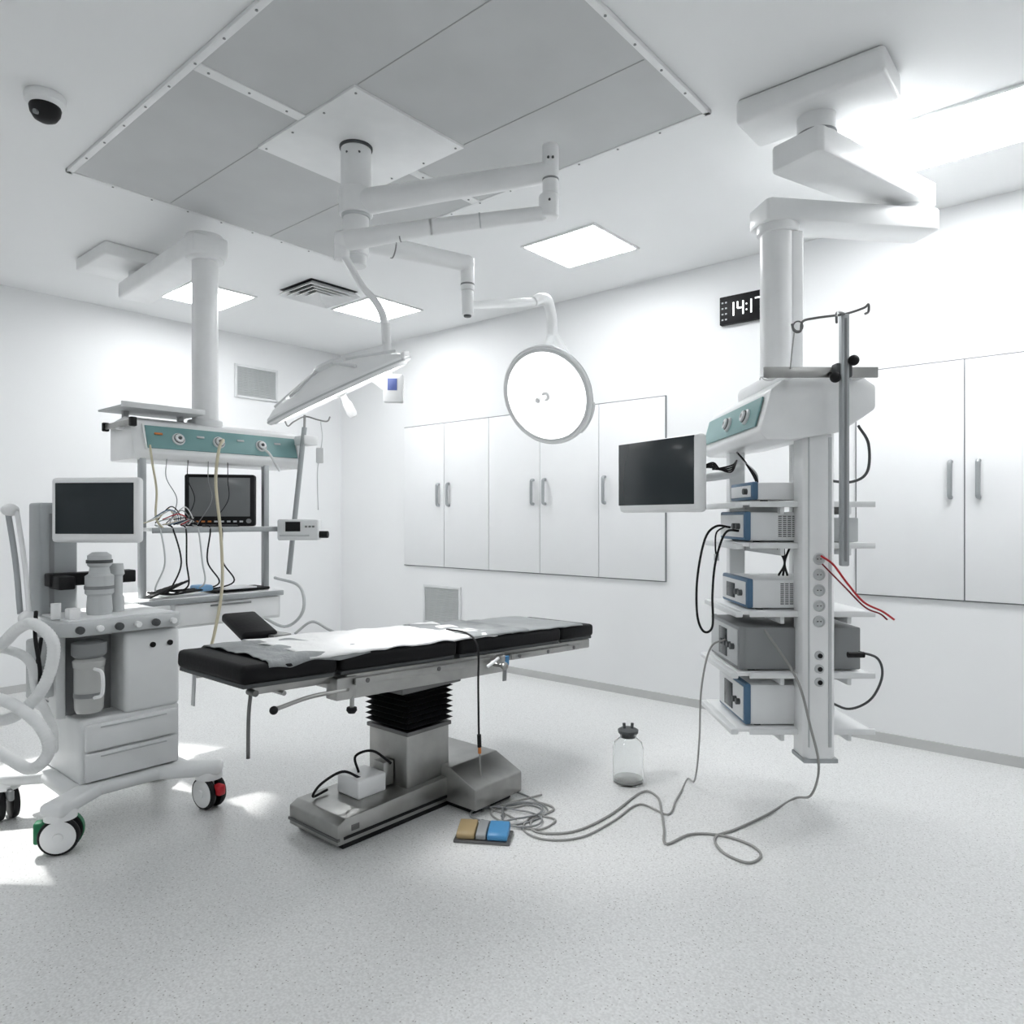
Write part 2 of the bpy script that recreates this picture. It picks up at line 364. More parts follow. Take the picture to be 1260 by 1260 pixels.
# leg end hardware
tube(Q,'leg_lever',[(.27,-.62,-.07),(.27,-.80,-.075),(.27,-.95,-.10)],.008,STEEL); sph(Q,'lever_knob',(.27,-.955,-.102),.016,BLACK)
cyl(Q,'clamp_screw',(.27,-.60,-.10),(.27,-.60,-.15),.009,STEEL); lathe(Q,'clamp_knob',[(0,0),(.02,0),(.022,-.012),(.014,-.024),(0,-.024)],BLACK,(.27,-.60,-.145))
cyl(Q,'leg_cross_rod',(-.25,-.9,-.05),(.25,-.9,-.05),.009,STEEL)
tube(Q,'hanging_rod',[(.235,-1.03,-.03),(.235,-1.035,-.12),(.235,-1.03,-.27)],.007,DSTEEL); 
cyl(Q,'leg_end_bracket',(.22,-1.03,-.03),(.27,-1.03,-.03),.012,DSTEEL)
bx(Q,'hanging_strap',-.20,-.175,-1.04,-1.035,-.15,-.01,LGREY,.001)
# side clamp
cyl(Q,'clamp_arm',(.27,.22,-.05),(.36,.24,-.06),.012,STEEL); sph(Q,'clamp_ball',(.36,.24,-.06),.02,STEEL)
box(Q,'clamp_block',(.30,.27,-.045),(.03,.06,.055),STEEL); box(Q,'clamp_tag',(.305,.32,-.05),(.012,.03,.05),BBLUE)
tube(Q,'clamp_lever',[(.31,.25,-.03),(.35,.17,-.035),(.37,.11,-.045)],.008,WHITE)
bx(Q,'clamp_strap',.298,.304,.30,.325,-.15,-.05,GREY,.001)
# arm board, far side
bx(T,'arm_board_plate',-3.50,-3.2,1.93,2.03,.80,.815,STEEL,.004)
ab=bx(T,'arm_board_pad',-3.62,-3.25,1.84,2.02,.815,.865,PAD,.02,(0,math.radians(10),math.radians(-12)))
tube(T,'arm_board_post',[(-3.3,1.98,.80),(-3.28,1.98,.73),(-3.1,1.98,.70),(-2.93,1.98,.70)],.012,STEEL)
tube(T,'arm_board_bow',[(-3.25,2.08,.80),(-3.2,2.15,.86),(-3.12,2.2,.82),(-3.05,2.24,.79)],.007,LGREY)
# lead hanging from the table
def tv(l,d,z): return W(l,d,z)
tube(T,'hanging_lead',[tv(*p) for p in [(-.33,3.62,.835),(-.22,3.49,.835),(-.165,3.43,.78),(-.162,3.43,.6),(-.16,3.43,.42),(-.158,3.43,.34)]],.005,BLACK)
cyl(T,'lead_plug',tv(-.158,3.43,.36),tv(-.156,3.43,.30),.010,BLACK); cyl(T,'plug_band',tv(-.156,3.43,.30),tv(-.155,3.43,.27),.008,ORANGE)
tube(T,'lead_tail',[tv(*p) for p in [(-.155,3.43,.27),(-.15,3.44,.18),(-.13,3.44,.08),(-.10,3.42,.012),(-.03,3.36,.008),(.02,3.30,.008)]],.004,CABLEG)

# foot pedals
F=O('foot_pedal_switch',(-.12,3.13,0),survey=True); F.e.rotation_euler=(0,0,YAW-math.radians(8))
bx(F,'base_plate',-.245,.0,3.06,3.19,0,.014,DSTEEL,.004)
for nm,a,b_,m in(('pedal_tan',-.235,-.155,TAN),('centre_block',-.150,-.105,GREY),('pedal_blue',-.10,-.012,BBLUE)):
    prism(F,nm,[(3.07,.014),(3.07,.035),(3.09,.045),(3.17,.062),(3.18,.05),(3.18,.014)],'x',a,b_,m,.006)

# floor cables
K=O('floor_cable',(.5,3.3,0),survey=True)
def fp(a): return [(l,d,.006) for l,d in a]
tube(K,'cable_long',[(1.13,3.2,.90),(1.24,3.12,.7),(1.285,3.08,.5),(1.33,3.1,.32),(1.40,3.35,.10)]+fp([(1.40,3.55),(1.20,3.36),(1.0,3.2),(.886,3.12),(.88,2.98),(.952,2.89),(1.025,2.947),(1.02,3.04),(.926,3.135),(.788,3.15),(.66,3.057),(.68,3.2),(.71,3.40),(.726,3.57),(.66,3.634),(.457,3.35),(.27,3.175),(.108,3.175),(.094,3.30),(.2,3.42),(.12,3.5),(0,3.44),(-.12,3.44),(-.14,3.40)]),.0055,CABLEG)
tube(K,'cable_drop',[(1.0,3.35,.83),(.93,3.35,.79),(.89,3.36,.6),(.895,3.42,.32),(.92,3.6,.08)]+fp([(.938,3.82),(.86,3.64),(.804,3.52),(.73,3.36),(.62,3.48),(.46,3.28),(.30,3.12),(.14,3.10),(.05,3.2),(.1,3.34),(.2,3.3),(.12,3.2),(-.02,3.26),(-.1,3.38),(0,3.5),(.15,3.6)]),.0045,CABLEG)
cl=[]
for i in range(28):
    a=i*.6; rr=.10+.04*math.sin(i*.9); cl.append((.0+rr*1.2*math.cos(a)+.03*math.sin(i*.31),3.34+rr*math.sin(a),.008+.0005*i))
tube(K,'cable_coil',cl,.0045,GREY,k=6)
tube(K,'cable_coil_tail',fp([(-.14,3.30),(-.05,3.24),(.08,3.28),(.17,3.40),(.1,3.55),(.0,3.66)]),.0045,GREY)

# glass bottle
G=O('glass_bottle',(.614,3.78,0),survey=True)
lathe(G,'bottle',[(0,.0),(.07,.0),(.08,.01),(.081,.05),(.081,.185),(.072,.215),(.045,.238),(.042,.25),(.046,.256),(.046,.262),(.038,.262),(.036,.246),(.066,.212),(.076,.184),(.076,.014),(.0,.008)],GLASS,(.614,3.78,0))
lathe(G,'liquid',[(0,.010),(.074,.012),(.075,.02),(.075,.03),(0,.03)],mat('cloudy_fluid',(.78,.78,.76),.3,alpha=.35),(.614,3.78,0))
lathe(G,'stopper',[(0,.24),(.036,.24),(.036,.262),(.052,.264),(.054,.28),(.04,.288),(0,.288)],DGREY,(.614,3.78,0))
for s in(-1,1):
    cyl(G,'port',(.614+s*.02,3.78,.285),(.614+s*.022,3.78,.315),.008,DGREY)

# ---------------- anaesthesia machine ----------------
M=O('anaesthesia_machine',(-3.7,1.35,0))
def caster(o,x,y,m,ang,gs=0,bs=(.10,.024,.05),bo=.05,bz=.13):
    h=.078; dx,dy=math.cos(ang),math.sin(ang)
    for s in(-1,1):
        c=Vector((x-dy*s*.028,y+dx*s*.028,h)); ax=Vector((-dy,dx,0))*s
        lathe(o,'tyre',[(0,-.016),(.06,-.016),(.074,-.013),(.078,-.005),(.078,.005),(.074,.013),(.06,.014)],BLACK,c,ax,36)
        lathe(o,'hub_disc',[(.064,.010),(.066,.015),(.05,.019),(.02,.018),(.018,.026),(0,.027)],WHITE,c,ax,36)
        if s==gs: lathe(o,'wheel_guard',[(.079,-.006),(.081,-.006),(.081,.024),(.066,.03),(.064,.024),(.079,.018)],m,c,ax,36)
    box(o,'brake_cover',(x+dx*bo,y+dy*bo,bz),bs,m,(0,0,ang),.010)
    cyl(o,'swivel',(x,y,.09),(x,y,.205),.026,WHITE)
    lathe(o,'fork_cap',[(.0,.20),(.05,.19),(.062,.165),(.062,.145),(.03,.14),(0,.14)],WHITE,(x,y,0))
caster(M,-3.38,1.05,GREEN,math.radians(240),-1,(.06,.05,.09),.065,.095); caster(M,-3.36,1.68,RED,math.radians(10),0,(.05,.04,.05),.075,.10); caster(M,-3.95,1.0,GREY,math.radians(0)); caster(M,-3.95,1.68,GREY,0)
bx(M,'chassis',-4.0,-3.44,1.1,1.64,.165,.215,OFFW,.02)
for (x,y) in((-3.38,1.05),(-3.36,1.68),(-3.95,1.0),(-3.95,1.68)):
    a=Vector((-3.68 if x<-3.6 else -3.6,1.36,.19)); v=Vector((x,y,.19))-a
    box(M,'leg_arm',(a+v/2+v.normalized()*.02),(v.length+.08,.11,.055),OFFW,(0,0,math.atan2(v.y,v.x)),.02)
bx(M,'drawer_carcass',-3.98,-3.50,1.16,1.60,.215,.50,OFFW,.012)
bx(M,'drawer_lower',-3.505,-3.478,1.18,1.585,.225,.35,OFFW,.008); bx(M,'drawer_upper',-3.505,-3.478,1.18,1.585,.36,.48,OFFW,.008)
bx(M,'drawer_grip',-3.482,-3.474,1.24,1.53,.33,.336,LGREY,.001); bx(M,'drawer_grip',-3.482,-3.474,1.24,1.53,.46,.466,LGREY,.001)
bx(M,'body_rear',-3.98,-3.66,1.12,1.60,.48,.88,OFFW,.015)
bx(M,'body_door',-3.70,-3.49,1.345,1.60,.495,.87,OFFW,.022)
bx(M,'recess_side',-3.70,-3.60,1.10,1.14,.50,.88,OFFW,.008)
bx(M,'recess_back',-3.67,-3.65,1.14,1.345,.50,.88,GREY,.002)
# side vents and connectors on the -y flank
for i in range(6): bx(M,'flank_slot',-3.92,-3.76,1.114,1.121,.55+.02*i,.556+.02*i,GREY,0)
bx(M,'flank_panel',-3.94,-3.72,1.11,1.121,.70,.85,LGREY,.003)
for i in range(3): cyl(M,'flank_port',(-3.90+.07*i,1.112,.78),(-3.90+.07*i,1.085,.78),.014,[BLACK,WHITE,BLUE][i],n=20)
# canister
cc=(-3.53,1.21)
lathe(M,'canister',[(0,.53),(.05,.53),(.058,.545),(.06,.60),(.06,.73),(.064,.735),(.066,.76),(.05,.775),(0,.775)],mat('canister_clear',(.50,.51,.50),.2,coat=.5),(*cc,0))
lathe(M,'canister_band',[(.061,.60),(.0625,.60),(.0625,.62),(.061,.62)],GREY,(*cc,0)); lathe(M,'canister_head',[(0,.775),(.055,.775),(.07,.79),(.07,.84),(0,.86)],GREY,(*cc,0))
tube(M,'canister_handle',[(cc[0]+.06,cc[1],.73),(cc[0]+.095,cc[1]+.02,.71),(cc[0]+.095,cc[1]+.02,.62),(cc[0]+.06,cc[1],.60)],.008,WHITE)
# absorber on -y side
cyl(M,'absorber_body',(-3.68,1.07,.60),(-3.68,1.07,.86),.06,LGREY,bev=.01); sph(M,'pressure_knob',(-3.60,1.05,.72),.03,GREY)
# desk
prism(M,'worktop',[(-3.98,1.07),(-3.98,1.60),(-3.48,1.60),(-3.44,1.57),(-3.44,1.12),(-3.49,1.07)],'z',.88,.945,LGREY,.014)
bx(M,'worktop_tray',-3.9,-3.48,1.11,1.56,.944,.952,OFFW,.004)
for i in range(6): 
    y=1.14+.08*i; cyl(M,'control_knob',(-3.44,y,.912),(-3.415,y,.912),.014 if i%2 else .017,WHITE if i%2 else DGREY,n=20,bev=.003)
for y in(1.47,1.55): cyl(M,'gauge',(-3.49,y,.80),(-3.483,y,.80),.013,BLACK,n=20)
# tower
bx(M,'tower',-3.98,-3.82,1.10,1.26,.94,1.47,ALU,.012)
bx(M,'tower_slot',-3.822,-3.817,1.14,1.16,.98,1.42,GREY,.001)
bx(M,'vaporizer_rail',-3.83,-3.75,1.12,1.50,1.08,1.14,BLACK,.006)
bx(M,'vaporizer_block',-3.80,-3.66,1.13,1.20,1.07,1.13,BLACK,.008)
V=(-3.62,1.285)
lathe(M,'vaporizer',[(0,.95),(.05,.95),(.055,.97),(.05,1.04),(.06,1.05),(.06,1.13),(.045,1.14),(.04,1.17),(.05,1.18),(.05,1.225),(.03,1.24),(0,1.24)],LGREY,(*V,0))
lathe(M,'vaporizer_ring',[(.052,1.19),(.055,1.19),(.055,1.205),(.052,1.205)],DGREY,(*V,0)); lathe(M,'vaporizer_ring',[(.06,1.07),(.063,1.07),(.063,1.085),(.06,1.085)],GREY,(*V,0))
lathe(M,'vaporizer_small',[(0,.95),(.035,.95),(.035,1.02),(.028,1.03),(.028,1.12),(.036,1.13),(.03,1.18),(0,1.18)],LGREY,(-3.68,1.38,0))
bx(M,'sample_block',-3.56,-3.50,1.12,1.17,.95,1.0,WHITE,.008); cyl(M,'bag_port',(-3.6,1.1,.95),(-3.6,1.1,1.02),.02,WHITE)
# screen
sc=Vector((-3.60,1.27,1.435)); S=O('display',sc,parent=M,rot=(0,0,YAW-math.radians(6))); S.off=Vector((0,0,0))
box(S,'bezel',(0,0,0),(.435,.045,.30),WHITE,None,.018); box(S,'screen',(0,-.022,.008),(.385,.006,.235),SCREEN,None,.002)
box(S,'rear_shell',(0,.035,0),(.3,.05,.2),OFFW,None,.015)
bx(M,'display_arm',-3.86,-3.66,1.2,1.27,1.38,1.44,OFFW,.01)
sv=tv
tube(M,'boom_rod',[sv(-2.27,3.22,1.43),sv(-2.235,3.22,1.2),sv(-2.2,3.2,.97)],.012,ALU); tube(M,'boom_rod',[sv(-2.23,3.22,1.43),sv(-2.195,3.22,1.2),sv(-2.16,3.2,.97)],.010,WHITE)
sph(M,'boom_joint',sv(-2.26,3.22,1.435),.035,WHITE,(1,1,.8)); sph(M,'boom_joint',sv(-2.17,3.2,.95),.035,WHITE)
tube(M,'boom_link',[sv(-2.17,3.2,.95),sv(-2.1,3.26,.90),sv(-2.02,3.32,.90)],.02,OFFW)
H=[[(-2.35,2.98,.80),(-2.145,2.97,.86),(-2.04,2.95,.94),(-1.96,2.93,.965),(-1.885,2.93,.90),(-1.885,2.93,.80),(-1.925,2.92,.69),(-2.03,2.92,.59),(-2.16,2.95,.565),(-2.4,3.0,.56)],
   [(-2.4,3.0,.69),(-2.145,2.9,.68),(-2.01,2.88,.648),(-1.90,2.88,.56),(-1.865,2.88,.46),(-1.94,2.89,.385),(-2.05,2.92,.415),(-2.18,2.95,.47),(-2.4,3.0,.52)],
   [(-2.4,3.05,.78),(-2.2,3.03,.84),(-2.09,3.02,.83),(-2.03,3.02,.78),(-2.02,3.04,.66),(-1.98,3.08,.50),(-2.0,3.12,.38)]]
for i,h in enumerate(H): tube(M,'breathing_hose',[sv(*p) for p in h],.024 if i<2 else .019,HOSE,k=14,n=16,corr=True)
tube(M,'black_lead',[sv(-2.03,3.05,1.0),sv(-2.0,3.0,.9),sv(-1.98,3.0,.76),sv(-2.02,3.05,.66),sv(-2.06,3.1,.74),sv(-2.04,3.1,.88)],.008,BLACK)

# ---------------- left pendant ----------------
L=O('anaesthesia_ceiling_pendant',(-4.25,2.1,CEIL))
bx(L,'ceiling_plate',-5.65,-5.12,1.85,2.36,3.15,CEIL,WHITE,.015)
cyl(L,'bearing',(-5.36,2.2,3.05),(-5.36,2.2,3.16),.1,WHITE)
bx(L,'swing_arm',-5.48,-4.14,2.02,2.24,2.97,3.09,WHITE,.02,(0,0,math.radians(-4)))
cyl(L,'arm_cap',(-4.25,2.1,2.955),(-4.25,2.1,3.11),.11,WHITE,bev=.01)
cyl(L,'column',(-4.25,2.1,1.93),(-4.25,2.1,2.97),.075,WHITE); cyl(L,'column_foot',(-4.25,2.1,1.94),(-4.25,2.1,1.99),.1,OFFW,bev=.01)
prism(L,'head',[(-4.41,1.72),(-4.41,1.94),(-4.22,1.965),(-4.14,1.94),(-4.08,1.76),(-4.10,1.72)],'y',1.62,2.68,WHITE,.01)
v1=Vector((-4.14,0,1.93)); v2=Vector((-4.083,0,1.765)); ang=math.atan2(v2.x-v1.x,v1.z-v2.z)
box(L,'gas_panel',(-4.107,2.165,1.85),(.008,.94,.135),TEAL,(0,-ang,0),.002)
for y in (1.685,2.645): box(L,'panel_end',(-4.105,y,1.85),(.012,.01,.15),WHITE,(0,-ang,0),.002)
for y in(1.87,2.11,2.385):
    ax=Vector((math.cos(ang),0,math.sin(ang)))*1; c=Vector((-4.106,y,1.845))
    lathe(L,'gas_outlet',[(0,0),(.036,0),(.036,.012),(.026,.018),(.024,.03),(.012,.032),(.01,.02),(0,.02)],OFFW,c,ax,28)
    lathe(L,'gas_outlet_ring',[(.0265,.018),(.029,.018),(.029,.022),(.0265,.022)],DGREY,c,ax,28)
    lathe(L,'gas_outlet_core',[(0,.018),(.010,.018),(.008,.034),(0,.034)],DGREY,c,ax,20)
for y,m in((1.76,ORANGE),(2.0,LGREY),(2.25,LGREY),(2.5,LGREY)): box(L,'label',(-4.103,y,1.87),(.004,.045,.012),m,(0,-ang,0),.001)
bx(L,'top_tray',-4.42,-4.10,1.56,2.02,2.0,2.012,LGREY,.004); bx(L,'tray_lip',-4.10,-4.085,1.56,2.02,2.0,2.03,OFFW,.003)
for y in(1.64,1.95): bx(L,'tray_stand',-4.3,-4.27,y,y+.03,1.94,2.0,LGREY,.003)
bx(L,'end_rail',-4.40,-4.02,1.585,1.60,1.90,1.93,STEEL,.003); bx(L,'rail_knob',-4.04,-4.01,1.575,1.61,1.89,1.94,BLACK,.006); bx(L,'rail_knob',-4.41,-4.385,1.575,1.61,1.89,1.94,BLACK,.006)
bx(L,'end_bridge',-4.25,-4.2,1.59,1.64,1.89,1.93,OFFW,.003)
bx(L,'end_rail',-4.42,-4.02,2.70,2.715,1.90,1.93,STEEL,.003); bx(L,'rail_bridge',-4.3,-4.2,2.67,2.71,1.88,1.93,OFFW,.003)
for y in(1.675,2.42):
    bx(L,'post',-4.13,-4.095,y-.018,y+.018,.92,1.73,ALU,.004)
bx(L,'shelf_upper',-4.45,-4.0,1.66,2.50,1.325,1.345,WHITE,.006); bx(L,'shelf_rail',-4.0,-3.985,1.68,2.48,1.315,1.345,ALU,.003)
bx(L,'shelf_lower',-4.47,-3.98,1.58,2.48,.93,.955,WHITE,.006); bx(L,'shelf_rail',-3.98,-3.965,1.60,2.46,.92,.95,ALU,.003)
bx(L,'drawer_box',-4.45,-4.0,1.78,2.46,.78,.93,OFFW,.008); bx(L,'drawer_front',-4.005,-3.985,1.80,2.44,.795,.915,WHITE,.006); bx(L,'drawer_grip',-3.985,-3.975,2.0,2.25,.89,.90,GREY,.002)
# monitor
Mo=O('patient_monitor',(-4.16,2.15,1.505),parent=L,rot=(0,0,YAW+math.radians(14))); Mo.off=Vector((0,0,0))
box(Mo,'case',(0,.03,0),(.40,.09,.315),BLACK,None,.014); box(Mo,'screen',(0,-.018,.02),(.345,.005,.235),mat('monitor_screen',(.18,.19,.195),.25,coat=.3),None,.002)
for i in range(8): box(Mo,'button',(-.13+.036*i,-.018,-.128),(.02,.005,.01),ORANGE if i<3 else LGREY,None,.001)
cyl(Mo,'dial',(.165,-.015,-.125),(.165,-.03,-.125),.014,GREY); box(Mo,'stand',(0,.03,-.155),(.2,.1,.02),DGREY)
box(Mo,'module_rack',(-.02,.13,-.01),(.33,.12,.26),DGREY,None,.01)
# IV pole + pump
ip=[sv(-1.335,4.6,1.98),sv(-1.42,4.55,1.04)]
cyl(L,'iv_pole',ip[0],ip[1],.016,ALU); cyl(L,'iv_pole_top',ip[0],ip[0]+Vector((.003,0,.08)),.008,STEEL)
tube(L,'iv_hook',[sv(-1.46,4.6,2.02),sv(-1.44,4.6,1.99),sv(-1.4,4.6,2.02),sv(-1.33,4.6,2.05),sv(-1.25,4.6,2.03),sv(-1.19,4.6,2.02),sv(-1.17,4.6,2.05)],.005,STEEL)
bx(L,'pole_bracket',-4.10,-3.98,2.62,2.72,1.87,1.93,WHITE,.006)
tube(L,'iv_line',[sv(-1.23,4.6,2.02),sv(-1.22,4.6,1.9),sv(-1.25,4.6,1.7),sv(-1.24,4.58,1.45)],.004,OFFW); box(L,'drip_bag',sv(-1.235,4.6,1.80),(.05,.015,.10),WHITE,(0,0,YAW),.006)
pu=O('infusion_pump',sv(-1.33,4.48,1.325),parent=L,rot=(0,0,YAW+.1)); pu.off=Vector((0,0,0))
box(pu,'body',(0,0,0),(.25,.12,.13),OFFW,None,.012); box(pu,'screen',(-.03,-.061,.02),(.09,.004,.06),BLACK,None,.002)
for i in range(3): box(pu,'key',(.05+.022*i,-.061,.02),(.014,.005,.012),GREY,None,.001)
cyl(pu,'knob',(.12,-.02,-.03),(.18,-.03,-.03),.022,BLACK,bev=.004); box(pu,'slot',(-.02,-.061,-.035),(.18,.004,.012),LGREY,None,.001); cyl(pu,'clamp',(-.09,.0,.03),(-.09,.0,-.05),.03,WHITE)
# cables and clutter on pendant
for i in range(9):
    m=[YEL,LGREY,BLUE,BLACK,LGREY,RED,GREY,OFFW,BLACK][i]; y0=1.66+.02*i
    tube(L,'sensor_lead',[(-4.05,y0,1.37+.01*(i%3)),(-3.98,y0+.05,1.40+.02*(i%4)),(-4.02,y0+.12,1.45-.01*i),(-4.10,1.85+.01*i,1.38),(-4.02,1.75+.02*i,1.362),(-4.08,1.95,1.40)],.003,m)
for i in range(6):
    tube(L,'drop_cable',[(-4.05,1.72+.07*i,1.36),(-3.985,1.72+.07*i,1.33),(-4.0,1.75+.06*i+.03*(i%2),1.15),(-4.0,1.70+.09*i,1.02),(-4.1,1.75+.05*i,.97)],.0045,BLACK if i%3 else LGREY)
for i in range(6):
    tube(L,'shelf_cable',[(-4.02+.01*i,1.66,.97),(-4.05,1.75+.03*i,1.0+.008*i),(-4.15,1.85,.98),(-4.05,1.92+.02*i,.99),(-4.0,1.8,.975),(-4.1,1.7+.02*i,.985)],.006,BLACK)
for i in range(4):
    tube(L,'thin_lead',[(-4.09,1.80+.12*i,1.73),(-4.05,1.78+.12*i,1.62),(-4.03,1.83+.1*i,1.5),(-4.06,1.80+.08*i,1.36)],.0025,BLACK if i%2 else GREY)
bx(L,'blue_mask',-4.12,-4.02,1.94,2.04,.975,1.01,mat('pale_blue',(.25,.5,.8),.4),.015); bx(L,'black_tray',-4.2,-4.02,2.05,2.40,.958,.975,BLACK,.006)
bx(L,'paper',-4.15,-4.0,2.1,2.3,.976,.984,OFFW,.002)
tube(L,'suction_hose',[(-4.075,2.11,1.85),(-4.03,2.10,1.855),(-4.0,2.06,1.80),(-4.0,2.04,1.6),(-3.98,2.06,1.3),(-3.965,2.06,1.0),(-3.97,2.02,.75),(-4.0,2.0,.62)],.009,YEL)
tube(L,'gas_hose',[(-4.07,1.70,1.80),(-4.04,1.70,1.7),(-4.08,1.74,1.55),(-4.04,1.72,1.4),(-4.0,1.75,1.33)],.006,YEL)
tube(L,'gas_hose',[(-4.07,2.385,1.83),(-4.02,2.40,1.79),(-4.02,2.46,1.7),(-4.1,2.50,1.72)],.008,OFFW)
tube(L,'rear_hose',[(-4.2,2.4,.80),(-4.1,2.55,.70),(-4.0,2.62,.80),(-4.1,2.66,.95),(-4.3,2.6,1.0)],.01,LGREY)

# ---------------- right pendant ----------------
R=O('surgical_ceiling_pendant',(1.263,3.4,CEIL),survey=True)
box(R,'ceiling_plate',(1.30,3.06,3.185),(.60,.27,.11),WHITE,(0,0,-YAW),.02)
cyl(R,'bearing',(1.32,3.10,3.0),(1.32,3.10,3.14),.08,WHITE); lathe(R,'bearing_ring',[(.08,3.05),(.083,3.05),(.083,3.058),(.08,3.058)],GREY,(1.32,3.10,0))
def arm(o,name,a,b_,z0,z1,w,m,w2=None):
    a=Vector(a);b_=Vector(b_);v=(b_-a).normalized();n=Vector((-v.y,v.x)); w2=w2 or w
    a2=a-v*w*.5;b2=b_+v*w2*.5
    P=[a2+n*w*.42,a2-n*w*.42,a-v*w*.4-n*w*.5,b_+v*w2*.4-n*w2*.5,b2-n*w2*.42,b2+n*w2*.42,b_+v*w2*.4+n*w2*.5,a-v*w*.4+n*w*.5]
    prism(o,name,[tuple(p) for p in P],'z',z0,z1,m,.010)
arm(R,'arm_upper',(1.30,3.10),(1.93,3.50),2.91,3.02,.25,WHITE,.2)
cyl(R,'elbow',(1.93,3.50,2.80),(1.93,3.50,2.93),.085,OFFW)
arm(R,'arm_lower',(1.94,3.50),(1.263,3.40),2.78,2.88,.2,WHITE,.2)
cyl(R,'column_cap',(1.263,3.4,2.74),(1.263,3.4,2.80),.095,WHITE,bev=.008)
cyl(R,'column',(1.263,3.4,1.98),(1.263,3.4,2.76),.08,WHITE); bx(R,'column_spine',1.30,1.36,3.33,3.38,2.0,2.74,WHITE,.01)
prism(R,'head',[(1.095,1.735),(1.065,1.77),(1.115,1.955),(1.17,2.0),(1.5,2.02),(1.57,1.97),(1.57,1.87),(1.42,1.77),(1.2,1.735)],'y',3.08,4.0,WHITE,.012)
bx(R,'head_cover',1.16,1.5,3.10,3.7,1.98,2.06,WHITE,.03)
aa=math.atan2(.05,.185)
box(R,'gas_panel',(1.082,3.55,1.865),(.008,.84,.135),TEAL,(0,aa,0),.002)
for d in(3.28,3.55):
    lathe(R,'gas_outlet',[(0,0),(.036,0),(.036,.012),(.026,.018),(.024,.03),(.012,.032),(.01,.02),(0,.02)],OFFW,(1.08,d,1.86),(-math.cos(aa),0,math.sin(aa)),28)
    lathe(R,'gas_outlet_ring',[(.0265,.018),(.029,.018),(.029,.022),(.0265,.022)],DGREY,(1.08,d,1.86),(-math.cos(aa),0,math.sin(aa)),28)
bx(R,'head_rail',1.05,1.53,2.985,2.995,1.985,2.03,STEEL,.003)
for l in(1.16,1.46): bx(R,'rail_bridge',l,l+.03,2.99,3.12,1.99,2.02,OFFW,.003)
box(R,'iv_pole',(1.372,2.955,1.72),(.034,.03,1.04),ALU,None,.006); box(R,'pole_slot',(1.372,2.938,1.72),(.008,.004,1.0),GREY,None,0)
box(R,'pole_clamp',(1.372,2.975,2.01),(.07,.05,.06),DGREY,None,.008)
for c in((1.40,2.93,2.045),(1.325,2.93,1.975)): sph(R,'clamp_knob',c,.022,BLACK); 
cyl(R,'clamp_bolt',(1.325,2.93,1.975),(1.325,2.98,2.0),.008,BLACK)
tube(R,'iv_hook',[(1.155,2.95,2.20),(1.165,2.95,2.17),(1.19,2.95,2.17),(1.2,2.95,2.21),(1.26,2.95,2.225),(1.372,2.95,2.24),(1.45,2.95,2.265),(1.47,2.95,2.28),(1.47,2.95,2.25),(1.455,2.95,2.24)],.005,DSTEEL)
tube(R,'iv_hook',[(1.27,2.80,2.19),(1.28,2.82,2.17),(1.30,2.86,2.22),(1.372,2.95,2.24),(1.41,3.05,2.25),(1.42,3.08,2.22)],.005,DSTEEL)
tube(R,'iv_ring',[(1.18+.02*math.cos(t*.63),2.95,2.19+.02*math.sin(t*.63)) for t in range(11)],.003,DSTEEL)
tube(R,'hook_chain',[(1.165,2.95,2.17),(1.16,2.96,2.1),(1.16,2.98,2.02)],.003,STEEL)
tube(R,'coil_lead',[(1.1+.03*math.cos(t*.7),3.0+.004*t,2.0+.012*math.sin(t*.7)) for t in range(24)],.003,OFFW)
# mast
prism(R,'mast',[(1.275,3.14),(1.297,3.115),(1.393,3.115),(1.415,3.14),(1.415,3.24),(1.275,3.24)],'z',.34,1.79,WHITE,.004)
bx(R,'mast_track',1.378,1.392,3.112,3.118,.4,1.75,LGREY,.001); bx(R,'mast_track',1.290,1.296,3.112,3.118,.4,1.75,LGREY,.001)
bx(R,'mast_foot',1.27,1.42,3.11,3.25,.33,.35,ALU,.004)
for i in range(5):
    z=1.22-.068*i; lathe(R,'power_socket',[(0,0),(.026,0),(.026,.006),(.021,.009),(.019,.003),(0,.003)],LGREY,(1.337,3.115,z),(0,-1,0),24)
    studs(R,'socket_pins',[(1.330,3.111,z),(1.344,3.111,z)],.003,.004,BLACK,(0,-1,0))
for i in range(3):
    z=.80-.058*i; lathe(R,'ground_terminal',[(0,0),(.02,0),(.019,.01),(.008,.012),(0,.012)],LGREY,(1.337,3.115,z),(0,-1,0),24); lathe(R,'terminal_core',[(0,.0),(.012,.0),(.010,.016),(0,.016)],BLACK,(1.337,3.115,z),(0,-1,0),20)
bx(R,'rear_post',1.42,1.47,3.62,3.67,.40,1.78,OFFW,.006); bx(R,'rear_post',1.12,1.2,3.68,3.74,.36,1.76,OFFW,.006)
for i,z in enumerate((1.455,1.27,.965,.69,.44)):
    dd=0 if i<3 else .02
    bx(R,'shelf',1.03-dd,1.60,3.20,3.72,z,z+.018,WHITE,.005)
    bx(R,'shelf_lip',1.0-dd,1.035-dd,3.20,3.72,z-.012,z+.014,OFFW,.006); bx(R,'shelf_side_rail',1.06,1.62,3.185,3.197,z-.008,z+.018,OFFW,.003)
    for l in(1.2,1.5): bx(R,'shelf_bracket',l,l+.02,3.2,3.7,z-.04,z,OFFW,.004)
